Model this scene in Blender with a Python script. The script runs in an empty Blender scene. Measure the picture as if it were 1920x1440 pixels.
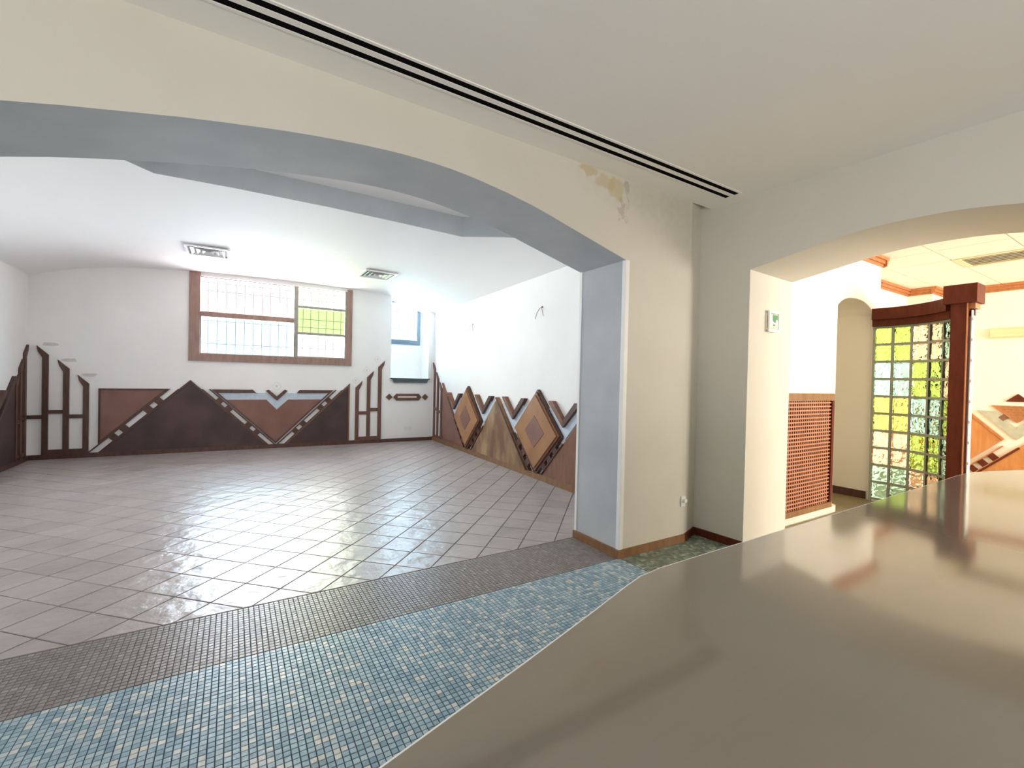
import bpy, bmesh, math, random
from mathutils import Vector, Matrix, Euler
random.seed(7)
S = bpy.context.scene
COL = S.collection

# ------------------------------------------------------------------ camera
CF, CYAW, CPIT, CROL, CH = 842.268, 1.01587646, -0.011607953, 0.022470769, 1.335
_f = Vector((math.cos(CYAW)*math.cos(CPIT), math.sin(CYAW)*math.cos(CPIT), math.sin(CPIT)))
_r = _f.cross(Vector((0, 0, 1))).normalized(); _u = _r.cross(_f)
RR = _r*math.cos(CROL) + _u*math.sin(CROL); UU = _u*math.cos(CROL) - _r*math.sin(CROL)
cam = bpy.data.objects.new('camera', bpy.data.cameras.new('camera'))
COL.objects.link(cam)
M = Matrix((RR, UU, -_f)).transposed().to_4x4(); M.translation = (0, 0, CH)
cam.matrix_world = M
cam.data.sensor_width = 36; cam.data.lens = CF/1920*36; cam.data.clip_start = .02
S.camera = cam
def proj(p):
    d = Vector(p) - Vector((0, 0, CH)); z = d.dot(_f)
    if z < .05: return None
    return 960 + CF*d.dot(RR)/z, 720 - CF*d.dot(UU)/z, z
def inview(p, m=0):
    q = proj(p)
    return q is not None and -m < q[0] < 1920+m and -m < q[1] < 1440+m

# ------------------------------------------------------------------ world, daylight, added fill lights, exposure
W = bpy.data.worlds.new('world'); S.world = W; W.use_nodes = True
W.node_tree.nodes['Background'].inputs[0].default_value = (.88, .95, 1, 1)
W.node_tree.nodes['Background'].inputs[1].default_value = 2.5
def daylight(name, loc, look, sx, sy, power, col):
    L = bpy.data.lights.new(name, 'AREA'); L.shape = 'RECTANGLE'; L.size = sx; L.size_y = sy
    L.energy = power; L.color = col
    o = bpy.data.objects.new(name, L); COL.objects.link(o); o.location = loc
    o.rotation_euler = (Vector(look) - Vector(loc)).to_track_quat('-Z', 'Y').to_euler()
    return o
daylight('daylight_large_window', (.62, 10.8, 2.4), (.62, 5.2, 1.3), 5.0, 2.6, 1850, (.90, .94, 1))
daylight('daylight_small_window', (3.05, 10.0, 2.6), (3.2, 6, 1.5), 1.1, 1.3, 230, (.78, .90, 1))
daylight('added_fill_left', (-3.2, 5.3, 1.5), (0, 5.3, 2.1), 2.7, 1.1, 30, (.95, .95, 1))  # added fill through a made-up left window, brightens the far ceiling
daylight('added_light_bar_room', (6.9, -3.75, 1.7), (6.3, 2, 1.4), 3.8, 1.7, 630, (1, .94, .81))  # unseen source, added for the light that reaches the pier
daylight('added_fill_front_left', (-4.3, -.2, 1.1), (0, -.2, 3.2), 3.0, 1.7, 14, (1, .95, .89))  # weak added fill from a made-up window left of the camera
daylight('added_fill_behind', (-.3, -3.5, .8), (-.3, -1.4, 2.9), 3.4, 1.6, 165, (1, .95, .90))  # added fill behind the camera, aimed up to lift the front ceiling
S.view_settings.view_transform = 'Standard'; S.view_settings.look = 'None'
S.view_settings.gamma = 1; S.view_settings.use_curve_mapping = False
S.view_settings.exposure = 0.0
S.cycles.max_bounces = 14; S.cycles.diffuse_bounces = 8; S.cycles.transmission_bounces = 12
S.cycles.transparent_max_bounces = 16; S.cycles.caustics_refractive = False; S.cycles.caustics_reflective = False
S.cycles.sample_clamp_indirect = 6

# ------------------------------------------------------------------ materials
MATS = {}
def nodes(name):
    m = bpy.data.materials.new(name); m.use_nodes = True
    n = m.node_tree.nodes; return m, n, m.node_tree.links, n['Principled BSDF']
def ramp(n, stops):
    r = n.new('ShaderNodeValToRGB'); e = r.color_ramp.elements
    while len(e) < len(stops): e.new(.5)
    for i, (p, c) in enumerate(stops): e[i].position = p; e[i].color = (*c, 1)
    return r
def surf(name, col, col2=None, rough=.6, scale=3, stretch=(1, 1, 1), bump=.0, bscale=40, spec=.4, contrast=(.35, .65), perobj=0):
    """noise-blended two tone surface with fine relief"""
    m, n, l, p = nodes(name)
    tc = n.new('ShaderNodeTexCoord'); mp = n.new('ShaderNodeMapping'); mp.inputs['Scale'].default_value = stretch
    l.new(tc.outputs['Object'], mp.inputs[0])
    if perobj:
        oi = n.new('ShaderNodeObjectInfo'); mu = n.new('ShaderNodeMath'); mu.operation = 'MULTIPLY'; mu.inputs[1].default_value = 37
        l.new(oi.outputs['Random'], mu.inputs[0]); l.new(mu.outputs[0], mp.inputs['Location'])
    t = n.new('ShaderNodeTexNoise'); t.inputs['Scale'].default_value = scale; t.inputs['Detail'].default_value = 6
    l.new(mp.outputs[0], t.inputs['Vector'])
    r = ramp(n, [(contrast[0], col), (contrast[1], col2 or col)]); l.new(t.outputs[0], r.inputs[0])
    l.new(r.outputs[0], p.inputs['Base Color'])
    p.inputs['Roughness'].default_value = rough; p.inputs['Specular IOR Level'].default_value = spec
    if bump:
        t2 = n.new('ShaderNodeTexNoise'); t2.inputs['Scale'].default_value = bscale; t2.inputs['Detail'].default_value = 5
        l.new(mp.outputs[0], t2.inputs['Vector'])
        b = n.new('ShaderNodeBump'); b.inputs['Strength'].default_value = bump; b.inputs['Distance'].default_value = .01
        l.new(t2.outputs[0], b.inputs['Height']); l.new(b.outputs[0], p.inputs['Normal'])
    MATS[name] = m
    return m
surf('plaster_white', (.86, .845, .83), (.90, .885, .87), .75, 1.5, bump=.12, bscale=25, spec=.2)
surf('ceiling_white', (.87, .855, .85), (.90, .885, .88), .75, 1.2, stretch=(1, .35, 1), bump=.15, bscale=6, spec=.2)
surf('plaster_warm', (.88, .84, .74), (.91, .87, .77), .7, 1.5, bump=.08, bscale=25, spec=.2)
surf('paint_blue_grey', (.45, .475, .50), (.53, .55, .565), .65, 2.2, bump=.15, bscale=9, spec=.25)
surf('ceiling_front', (.86, .83, .78), (.88, .85, .80), .8, 1.3, bump=.05, bscale=20, spec=.15)
surf('white_trim', (.84, .84, .83), (.87, .87, .86), .45, 8)
surf('plaster_wall_two', (.65, .625, .555), (.68, .655, .585), .75, 1.2, bump=.08, bscale=22, spec=.2)
wood = dict(stretch=(3, 3, .6), scale=7, bump=.06, bscale=50, rough=.42, perobj=1)
surf('wood_dark', (.075, .034, .026), (.115, .054, .040), **wood)
surf('wood_panel_dark', (.050, .029, .028), (.085, .048, .044), scale=2.5, rough=.5, bump=.05, bscale=60, perobj=1)
surf('wood_panel_red', (.20, .095, .072), (.25, .125, .095), scale=3, rough=.5, bump=.05, bscale=60, perobj=1)
surf('wood_tan', (.29, .135, .06), (.38, .19, .085), scale=3.5, rough=.4, bump=.04, bscale=50, perobj=1)
surf('wood_worn', (.17, .085, .045), (.40, .26, .14), scale=2.6, stretch=(1.6, 1.6, .7), rough=.5, bump=.06, bscale=40, contrast=(.38, .66), perobj=1)
surf('wood_brown', (.12, .055, .042), (.165, .078, .058), **wood)
surf('wood_mid', (.18, .08, .048), (.24, .11, .065), **wood)
surf('wood_base', (.20, .095, .042), (.28, .145, .065), **wood)
surf('wood_window', (.26, .155, .125), (.34, .21, .17), **wood)
surf('wood_orange', (.50, .20, .06), (.58, .26, .09), **wood)
surf('wood_mahogany', (.095, .020, .010), (.13, .030, .015), **{**wood, 'rough': .5, 'spec': .15})
surf('wood_cornice', (.42, .16, .06), (.50, .21, .085), **wood)
surf('wood_lattice', (.45, .18, .10), (.52, .22, .13), **wood)
surf('band_blue', (.50, .57, .66), (.56, .63, .72), rough=.55, scale=20)
surf('band_grey', (.42, .42, .33), (.50, .50, .40), rough=.6, scale=18)
surf('metal_slate', (.10, .14, .18), (.13, .17, .21), rough=.4, scale=10)
surf('slate_shelf', (.07, .085, .10), (.10, .115, .13), rough=.5, scale=10)
surf('sash_metal', (.26, .25, .22), (.33, .31, .27), rough=.4, scale=12)
surf('bar_metal', (.30, .30, .30), (.36, .36, .36), rough=.5, scale=12)
surf('slot_black', (.003, .003, .003), (.004, .004, .004), rough=.9, spec=.05)
surf('duct_dark', (.16, .16, .17), (.19, .19, .20), rough=.7)
surf('vent_white', (.80, .80, .80), (.84, .84, .84), rough=.4)
surf('grout_dark', (.115, .10, .09), (.15, .13, .12), rough=.9, scale=30)
surf('grout_blue', (.055, .085, .12), (.08, .115, .15), rough=.9, scale=30)
surf('grout_grey', (.15, .135, .125), (.20, .18, .165), rough=.9, scale=30)
surf('floor_room_two', (.22, .17, .085), (.30, .24, .13), rough=.45, scale=2.5, bump=.05, bscale=30)
surf('plinth_stone', (.66, .62, .54), (.72, .68, .60), rough=.5, scale=6)
surf('mortar', (.36, .38, .30), (.42, .44, .35), rough=.8, scale=40)
surf('mortar_white', (.85, .85, .82), (.88, .88, .85), rough=.6, scale=40)
surf('tile_ceiling', (.86, .84, .77), (.89, .87, .80), rough=.8, scale=30, bump=.08, bscale=90)
surf('plastic_white', (.80, .79, .74), (.83, .82, .77), rough=.4)
surf('plastic_cream', (.74, .66, .42), (.78, .70, .46), rough=.4)
surf('lattice_back', (.03, .008, .006), (.04, .012, .008), rough=.8)
surf('wire_dark', (.05, .045, .04), (.08, .07, .06), rough=.6)
surf('paper_white', (.85, .87, .85), (.88, .90, .88), rough=.5)
surf('print_green', (.06, .24, .10), (.09, .30, .13), rough=.5)
surf('print_pale', (.62, .72, .50), (.68, .77, .56), rough=.5)
surf('stain_mark', (.62, .59, .56), (.70, .67, .64), rough=.9, scale=30)
surf('residue', (.66, .63, .58), (.74, .71, .66), rough=.9, scale=30)
surf('counter_body', (.40, .36, .30), (.45, .41, .34), rough=.5)

def mat_front():
    """cream wall paint with yellowed peeling patches and soft darker areas towards the upper right corner"""
    m, n, l, p = nodes('plaster_cream')
    tc = n.new('ShaderNodeTexCoord')
    t = n.new('ShaderNodeTexNoise'); t.inputs['Scale'].default_value = 1.4; t.inputs['Detail'].default_value = 6
    l.new(tc.outputs['Object'], t.inputs['Vector'])
    r = ramp(n, [(.35, (.63, .60, .525)), (.65, (.665, .635, .56))]); l.new(t.outputs[0], r.inputs[0])
    cur = r.outputs[0]
    t2 = n.new('ShaderNodeTexNoise'); t2.inputs['Scale'].default_value = 17; t2.inputs['Detail'].default_value = 8
    l.new(tc.outputs['Object'], t2.inputs['Vector'])
    sp = n.new('ShaderNodeSeparateXYZ'); l.new(tc.outputs['Object'], sp.inputs[0])
    for (cx, cz, rx, rz, col, soft, amp) in ((2.11, 2.815, .075, .04, (.50, .36, .14), .12, .7), (2.36, 2.74, .085, .075, (.56, .45, .20), .10, .6),
                                       (2.27, 2.77, .09, .05, (.56, .45, .22), .2, .8), (2.47, 2.775, .02, .045, (.30, .27, .20), .3, 2.2), (2.44, 2.60, .035, .07, (.40, .36, .28), .2, 2.6),
                                       (2.95, 2.80, .50, .13, (.47, .45, .35), .9, 1.3), (3.2, 2.70, .22, .30, (.52, .50, .40), .9, 1.2)):  # last two entries: broad soft darker areas near the right corner
        def lin(src, c, k):
            a = n.new('ShaderNodeMath'); a.operation = 'SUBTRACT'; l.new(src, a.inputs[0]); a.inputs[1].default_value = c
            b = n.new('ShaderNodeMath'); b.operation = 'MULTIPLY'; l.new(a.outputs[0], b.inputs[0]); b.inputs[1].default_value = 1/k
            d = n.new('ShaderNodeMath'); d.operation = 'POWER'; l.new(b.outputs[0], d.inputs[0]); d.inputs[1].default_value = 2
            return d.outputs[0]
        a = n.new('ShaderNodeMath'); a.operation = 'ADD'; l.new(lin(sp.outputs[0], cx, rx), a.inputs[0]); l.new(lin(sp.outputs[2], cz, rz), a.inputs[1])
        q = n.new('ShaderNodeMath'); q.operation = 'SQRT'; l.new(a.outputs[0], q.inputs[0])
        e = n.new('ShaderNodeMath'); e.operation = 'MULTIPLY_ADD'; l.new(t2.outputs[0], e.inputs[0]); e.inputs[1].default_value = amp*2; e.inputs[2].default_value = -amp
        d = n.new('ShaderNodeMath'); d.operation = 'ADD'; l.new(q.outputs[0], d.inputs[0]); l.new(e.outputs[0], d.inputs[1])
        mr = n.new('ShaderNodeMapRange'); mr.inputs[1].default_value = 1+soft; mr.inputs[2].default_value = 1-soft; l.new(d.outputs[0], mr.inputs[0])
        mul = n.new('ShaderNodeMath'); mul.operation = 'MULTIPLY'; l.new(mr.outputs[0], mul.inputs[0]); mul.inputs[1].default_value = .5 if soft < .5 else .4
        mx = n.new('ShaderNodeMix'); mx.data_type = 'RGBA'; l.new(mul.outputs[0], mx.inputs[0]); l.new(cur, mx.inputs[6]); mx.inputs[7].default_value = (*col, 1)
        cur = mx.outputs[2]
    l.new(cur, p.inputs['Base Color']); p.inputs['Roughness'].default_value = .75; p.inputs['Specular IOR Level'].default_value = .2
    b = n.new('ShaderNodeBump'); b.inputs['Strength'].default_value = .08; b.inputs['Distance'].default_value = .01
    l.new(t2.outputs[0], b.inputs['Height']); l.new(b.outputs[0], p.inputs['Normal'])
    MATS['plaster_cream'] = m
mat_front()

def mat_tile(name, stops, rough, bump=0, bscale=8, spec=.5, marks=0):
    """ceramic: every tile takes its own tone from its own random number"""
    m, n, l, p = nodes(name)
    oi = n.new('ShaderNodeObjectInfo'); ge = n.new('ShaderNodeNewGeometry')
    a = n.new('ShaderNodeMath'); a.operation = 'ADD'; l.new(oi.outputs['Random'], a.inputs[0]); l.new(ge.outputs['Random Per Island'], a.inputs[1])
    fr = n.new('ShaderNodeMath'); fr.operation = 'FRACT'; l.new(a.outputs[0], fr.inputs[0])
    r = ramp(n, stops); l.new(fr.outputs[0], r.inputs[0]); cur = r.outputs[0]
    tc = n.new('ShaderNodeTexCoord')
    t = n.new('ShaderNodeTexNoise'); t.inputs['Scale'].default_value = bscale; t.inputs['Detail'].default_value = 5
    l.new(ge.outputs['Position'], t.inputs['Vector'])
    if marks:
        mx = n.new('ShaderNodeMix'); mx.data_type = 'RGBA'; mx.blend_type = 'MULTIPLY'; mx.inputs[0].default_value = marks
        rr = ramp(n, [(.3, (.72, .70, .68)), (.6, (1, 1, 1))]); t3 = n.new('ShaderNodeTexNoise'); t3.inputs['Scale'].default_value = 3.5; t3.inputs['Detail'].default_value = 8
        l.new(ge.outputs['Position'], t3.inputs['Vector']); l.new(t3.outputs[0], rr.inputs[0])
        l.new(cur, mx.inputs[6]); l.new(rr.outputs[0], mx.inputs[7]); cur = mx.outputs[2]
    l.new(cur, p.inputs['Base Color']); p.inputs['Roughness'].default_value = rough; p.inputs['Specular IOR Level'].default_value = spec
    if bump:
        b = n.new('ShaderNodeBump'); b.inputs['Strength'].default_value = bump; b.inputs['Distance'].default_value = .012
        l.new(t.outputs[0], b.inputs['Height']); l.new(b.outputs[0], p.inputs['Normal'])
    MATS[name] = m
mat_tile('tile_terracotta', [(0, (.35, .295, .29)), (.5, (.41, .345, .335)), (1, (.38, .325, .305))], .32, bump=1.0, bscale=8, spec=.7, marks=.6)
mat_tile('mosaic_blue', [(0, (.20, .31, .38)), (.22, (.26, .38, .46)), (.45, (.31, .44, .52)), (.68, (.37, .48, .55)), (.86, (.44, .54, .58)), (.90, (.58, .60, .58)), (1, (.66, .65, .61))], .3, bump=.2, bscale=60)
mat_tile('mosaic_grey', [(0, (.20, .17, .16)), (.5, (.245, .21, .20)), (.96, (.28, .245, .23)), (1, (.34, .31, .285))], .33, bump=.2, bscale=60)
mat_tile('mosaic_green', [(0, (.13, .17, .14)), (.5, (.20, .25, .20)), (.85, (.30, .35, .29)), (1, (.50, .53, .45))], .3, bump=.2, bscale=60)
mat_tile('tile_room_two', [(0, (.24, .19, .10)), (1, (.31, .25, .14))], .45, bump=.1)

def mat_rest():
    m, n, l, p = nodes('mosaic_rest')
    tc = n.new('ShaderNodeTexCoord'); b = n.new('ShaderNodeTexBrick'); b.offset = 0; b.squash = 1
    b.inputs['Scale'].default_value = 1; b.inputs['Brick Width'].default_value = .0253; b.inputs['Row Height'].default_value = .0253; b.inputs['Mortar Size'].default_value = .0018
    b.inputs['Color1'].default_value = (.28, .40, .47, 1); b.inputs['Color2'].default_value = (.46, .55, .58, 1); b.inputs['Mortar'].default_value = (.07, .10, .13, 1)
    l.new(tc.outputs['Object'], b.inputs['Vector']); l.new(b.outputs[0], p.inputs['Base Color']); p.inputs['Roughness'].default_value = .3
    MATS['mosaic_rest'] = m
mat_rest()
def mat_counter():
    m, n, l, p = nodes('counter_stone')
    tc = n.new('ShaderNodeTexCoord'); t = n.new('ShaderNodeTexNoise'); t.inputs['Scale'].default_value = 2.2; t.inputs['Detail'].default_value = 7
    l.new(tc.outputs['Object'], t.inputs['Vector'])
    mp = n.new('ShaderNodeMapping'); mp.inputs['Scale'].default_value = (3, 40, 3); l.new(tc.outputs['Object'], mp.inputs[0])
    t2 = n.new('ShaderNodeTexNoise'); t2.inputs['Scale'].default_value = 2; t2.inputs['Detail'].default_value = 5; l.new(mp.outputs[0], t2.inputs['Vector'])
    r = ramp(n, [(.3, (.195, .166, .130)), (.55, (.228, .195, .154)), (.75, (.252, .216, .172))]); l.new(t.outputs[0], r.inputs[0])
    r2 = ramp(n, [(.30, (.75, .75, .75)), (.42, (1, 1, 1))]); l.new(t2.outputs[0], r2.inputs[0])
    mx = n.new('ShaderNodeMix'); mx.data_type = 'RGBA'; mx.blend_type = 'MULTIPLY'; mx.inputs[0].default_value = .10
    l.new(r.outputs[0], mx.inputs[6]); l.new(r2.outputs[0], mx.inputs[7]); l.new(mx.outputs[2], p.inputs['Base Color'])
    rr = n.new('ShaderNodeMapRange'); l.new(t.outputs[0], rr.inputs[0]); rr.inputs[3].default_value = .05; rr.inputs[4].default_value = .11
    l.new(rr.outputs[0], p.inputs['Roughness']); p.inputs['IOR'].default_value = 2.4
    MATS['counter_stone'] = m
mat_counter()
def mat_pane(name, tint):
    m, n, l, p = nodes(name); n.remove(p)
    tr = n.new('ShaderNodeBsdfTransparent'); tr.inputs[0].default_value = (*tint, 1)
    gl = n.new('ShaderNodeBsdfGlossy'); gl.inputs['Roughness'].default_value = .05
    mx = n.new('ShaderNodeMixShader'); mx.inputs[0].default_value = .06
    l.new(tr.outputs[0], mx.inputs[1]); l.new(gl.outputs[0], mx.inputs[2]); l.new(mx.outputs[0], n['Material Output'].inputs[0])
    MATS[name] = m
for nm, t in (('pane_pink', (1, .93, .93)), ('pane_blue', (.82, .95, 1)), ('pane_yellow', (1, 1, .90)), ('pane_green', (.66, .80, .46)), ('pane_clear', (.97, .95, .95)), ('pane_pale_blue', (.84, .95, 1))): mat_pane(nm, t)
def mat_block(name, tint):
    m, n, l, p = nodes(name)
    p.inputs['Base Color'].default_value = (*tint, 1); p.inputs['Transmission Weight'].default_value = 1
    p.inputs['Roughness'].default_value = .03; p.inputs['IOR'].default_value = 1.3
    tc = n.new('ShaderNodeTexCoord'); oi = n.new('ShaderNodeObjectInfo')
    mp = n.new('ShaderNodeMapping'); l.new(tc.outputs['Object'], mp.inputs[0])
    mu = n.new('ShaderNodeMath'); mu.operation = 'MULTIPLY'; mu.inputs[1].default_value = 53; l.new(oi.outputs['Random'], mu.inputs[0]); l.new(mu.outputs[0], mp.inputs['Location'])
    t = n.new('ShaderNodeTexNoise'); t.inputs['Scale'].default_value = 15; t.inputs['Detail'].default_value = 1.2; t.inputs['Distortion'].default_value = .6
    l.new(mp.outputs[0], t.inputs['Vector'])
    b = n.new('ShaderNodeBump'); b.inputs['Strength'].default_value = .75; b.inputs['Distance'].default_value = .045
    l.new(t.outputs[0], b.inputs['Height']); l.new(b.outputs[0], p.inputs['Normal'])
    MATS[name] = m
for nm, t in (('block_green', (.53, .88, .24)), ('block_lime', (.76, .92, .30)), ('block_blue', (.48, .93, 1)), ('block_amber', (1, .84, .70)), ('block_teal', (.52, .90, .86))): mat_block(nm, t)

# ------------------------------------------------------------------ mesh helpers
class Fr:
    """wall frame: u along the wall, v up, w out into the room"""
    def __init__(s, p0, p1, side=1, z0=0):
        s.o = Vector((p0[0], p0[1], z0)); d = Vector((p1[0]-p0[0], p1[1]-p0[1], 0)); s.len = d.length; s.d = d.normalized()
        s.n = Vector((s.d.y, -s.d.x, 0))*side; s.side = side
    def __call__(s, u, v, w=0): return s.o + s.d*u + Vector((0, 0, v)) + s.n*w
class MB:
    def __init__(s): s.v = []; s.f = []; s.m = []
    def add(s, vs, fs, mi=0):
        b = len(s.v); s.v += [Vector(x) for x in vs]
        for f in fs: s.f.append([b+i for i in f]); s.m.append(mi)
        return s
    def box(s, a, b, mi=0):
        (x0, y0, z0), (x1, y1, z1) = a, b
        return s.add([(x0, y0, z0), (x1, y0, z0), (x1, y1, z0), (x0, y1, z0), (x0, y0, z1), (x1, y0, z1), (x1, y1, z1), (x0, y1, z1)],
                     [(0, 3, 2, 1), (4, 5, 6, 7), (0, 1, 5, 4), (1, 2, 6, 5), (2, 3, 7, 6), (3, 0, 4, 7)], mi)
    def prism(s, fr, poly, w0, w1, mi=0, side_mi=None, inset=0):
        n = len(poly); smi = mi if side_mi is None else side_mi
        back = [fr(u, v, w0) for u, v in poly]; front = [fr(u, v, w1) for u, v in poly]
        b = len(s.v); s.v += back + front
        s.f.append([b+n+i for i in range(n)]); s.m.append(mi)
        s.f.append([b+i for i in reversed(range(n))]); s.m.append(mi)
        for i in range(n):
            j = (i+1) % n; s.f.append([b+i, b+j, b+n+j, b+n+i]); s.m.append(smi)
        return s
    def bar(s, fr, u0, u1, v0, v1, w0, w1, mi=0): return s.prism(fr, [(u0, v0), (u1, v0), (u1, v1), (u0, v1)], w0, w1, mi)
    def plan(s, poly, z0, z1, mi=0, side_mi=None):
        class P:
            def __call__(_, u, v, w=0): return Vector((u, v, w))
        return s.prism(P(), poly, z0, z1, mi, side_mi)
    def tube(s, pts, r, k=6, mi=0):
        pts = [Vector(p) for p in pts]; b = len(s.v)
        for i, p in enumerate(pts):
            t = (pts[min(i+1, len(pts)-1)] - pts[max(i-1, 0)]).normalized()
            a = t.orthogonal().normalized(); c = t.cross(a)
            s.v += [p + (a*math.cos(2*math.pi*j/k) + c*math.sin(2*math.pi*j/k))*r for j in range(k)]
        for i in range(len(pts)-1):
            for j in range(k):
                s.f.append([b+i*k+j, b+i*k+(j+1) % k, b+(i+1)*k+(j+1) % k, b+(i+1)*k+j]); s.m.append(mi)
        s.f.append([b+j for j in reversed(range(k))]); s.m.append(mi)
        s.f.append([b+(len(pts)-1)*k+j for j in range(k)]); s.m.append(mi)
        return s
    def mesh(s, name, mats, origin=Vector((0, 0, 0)), fix=True):
        me = bpy.data.meshes.new(name)
        me.from_pydata([tuple(v - origin) for v in s.v], [], s.f)
        for m in (mats if isinstance(mats, (list, tuple)) else [mats]): me.materials.append(MATS[m])
        me.polygons.foreach_set('material_index', s.m)
        if fix:
            bm = bmesh.new(); bm.from_mesh(me); bmesh.ops.recalc_face_normals(bm, faces=bm.faces)
            big = [f for f in bm.faces if len(f.verts) > 4]
            if big: bmesh.ops.triangulate(bm, faces=big)
            bm.to_mesh(me); bm.free()
        me.update(); return me
def link(o, parent=None):
    COL.objects.link(o)
    if parent is not None: o.parent = parent
    return o
def tag(o, label, cat, group=None, kind=None):
    o['label'] = label; o['category'] = cat
    if group: o['group'] = group
    if kind: o['kind'] = kind
    return o
def thing(name, label, cat, loc, group=None, kind=None):
    o = bpy.data.objects.new(name, None); o.empty_display_size = .1; link(o); o.location = loc
    return tag(o, label, cat, group, kind)
def part(name, mb, mats, parent, label=None, kind=None):
    org = Vector((0, 0, 0)); q = parent
    while q is not None: org += q.location; q = q.parent
    o = bpy.data.objects.new(name, mb.mesh(name, mats, org)); link(o, parent)
    if label: o['label'] = label
    if kind: o['kind'] = kind
    return o
def solo(name, mb, mats, label, cat, group=None, kind=None, origin=None):
    xs = [min(v[i] for v in mb.v) for i in range(3)]; xe = [max(v[i] for v in mb.v) for i in range(3)]
    org = Vector(((xs[0]+xe[0])/2, (xs[1]+xe[1])/2, xs[2])) if origin is None else Vector(origin)
    o = bpy.data.objects.new(name, mb.mesh(name, mats, org)); link(o); o.location = org
    return tag(o, label, cat, group, kind)
def struct(name, mb, mats, label, cat='wall'): return solo(name, mb, mats, label, cat, kind='structure', origin=(0, 0, 0))
def grid_wall(mb, fr, u0, u1, v0, v1, holes, w0, w1):
    """slab with rectangular openings; w1 is the room face"""
    us = sorted({u0, u1, *[h[0] for h in holes], *[h[1] for h in holes]}); vs = sorted({v0, v1, *[h[2] for h in holes], *[h[3] for h in holes]})
    us = [x for x in us if u0 <= x <= u1]; vs = [x for x in vs if v0 <= x <= v1]
    def solid(i, j):
        if not (0 <= i < len(us)-1 and 0 <= j < len(vs)-1): return False
        c = ((us[i]+us[i+1])/2, (vs[j]+vs[j+1])/2)
        return not any(h[0] < c[0] < h[1] and h[2] < c[1] < h[3] for h in holes)
    for i in range(len(us)-1):
        for j in range(len(vs)-1):
            if not solid(i, j): continue
            a, b, c, d = us[i], us[i+1], vs[j], vs[j+1]
            mb.add([fr(a, c, w1), fr(b, c, w1), fr(b, d, w1), fr(a, d, w1)], [(0, 1, 2, 3)])
            mb.add([fr(a, c, w0), fr(b, c, w0), fr(b, d, w0), fr(a, d, w0)], [(3, 2, 1, 0)])
            for (di, dj, q) in ((-1, 0, ((a, c), (a, d))), (1, 0, ((b, c), (b, d))), (0, -1, ((a, c), (b, c))), (0, 1, ((a, d), (b, d)))):
                if not solid(i+di, j+dj):
                    (p, r), (s_, t) = q
                    mb.add([fr(p, r, w0), fr(p, r, w1), fr(s_, t, w1), fr(s_, t, w0)], [(0, 1, 2, 3)])
    return mb

# ------------------------------------------------------------------ room shell
Y1, Y1B, ZC = 2.428, 2.941, 2.842                        # arch wall near face, far face, front ceiling
BW = Fr((-2.53, 9.18), (3.61, 8.98)); RW = Fr((3.61, 8.98), (3.42, 2.941)); LW = Fr((-2.53, 9.18), (-2.50, 2.941), -1)
W2 = Fr((3.487, 2.433), (3.598, .636), 1)                # n points to -x (front room)
W2T = .735
FW = Fr((9.55, 2.48), (9.55, -3.4), 1)

arch = [(-1.02, 2.243), (-.88, 2.285), (-.746, 2.321), (-.575, 2.360), (-.367, 2.402), (-.207, 2.434), (-.031, 2.464), (.184, 2.497), (.32, 2.514), (.45, 2.528), (.56, 2.538), (.667, 2.545),
        (.76, 2.549), (.848, 2.550), (.95, 2.549), (1.071, 2.543), (1.17, 2.534), (1.268, 2.522), (1.45, 2.495), (1.637, 2.459), (1.78, 2.425), (1.912, 2.390), (2.196, 2.317), (2.485, 2.243)]
XF = Fr((0, Y1), (1, Y1))                                # u = x, n = -y
mb = MB(); mb.prism(XF, [(-4.2, 0), (-1.02, 0)] + arch + [(2.485, 0), (3.24, 0), (3.24, 3.3), (-4.2, 3.3)], -(Y1B-Y1), 0, 0, 0)
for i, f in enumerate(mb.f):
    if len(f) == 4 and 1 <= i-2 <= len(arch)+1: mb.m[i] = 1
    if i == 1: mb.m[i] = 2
struct('wall_front', mb, ['plaster_cream', 'paint_blue_grey', 'plaster_white'], 'cream dividing wall pierced by the wide low arch, blue-grey inside the arch')
mb = MB(); mb.plan([(3.24, Y1), (3.484, 2.515), (3.484, Y1B), (3.24, Y1B)], 0, 3.3)
struct('wall_corner', mb, 'plaster_cream', 'narrow splayed strip of wall in the corner between the two arches')
arch2 = [(.360, 2.253), (.44, 2.269), (.533, 2.285), (.62, 2.301), (.701, 2.316), (.80, 2.335), (.889, 2.351), (.97, 2.364), (1.045, 2.374), (1.13, 2.382), (1.218, 2.386), (1.324, 2.388)]
arch2 = arch2 + [(2.648-u, v) for u, v in reversed(arch2[:-1])]
mb = MB(); mb.prism(W2, [(-.085, 0), (.360, 0)] + arch2 + [(2.288, 0), (5.6, 0), (5.6, 3.3), (-.085, 3.3)], -W2T, 0)
struct('wall_right', mb, 'plaster_wall_two', 'grey-beige wall on the right with an arched opening to the bar room')
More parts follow.
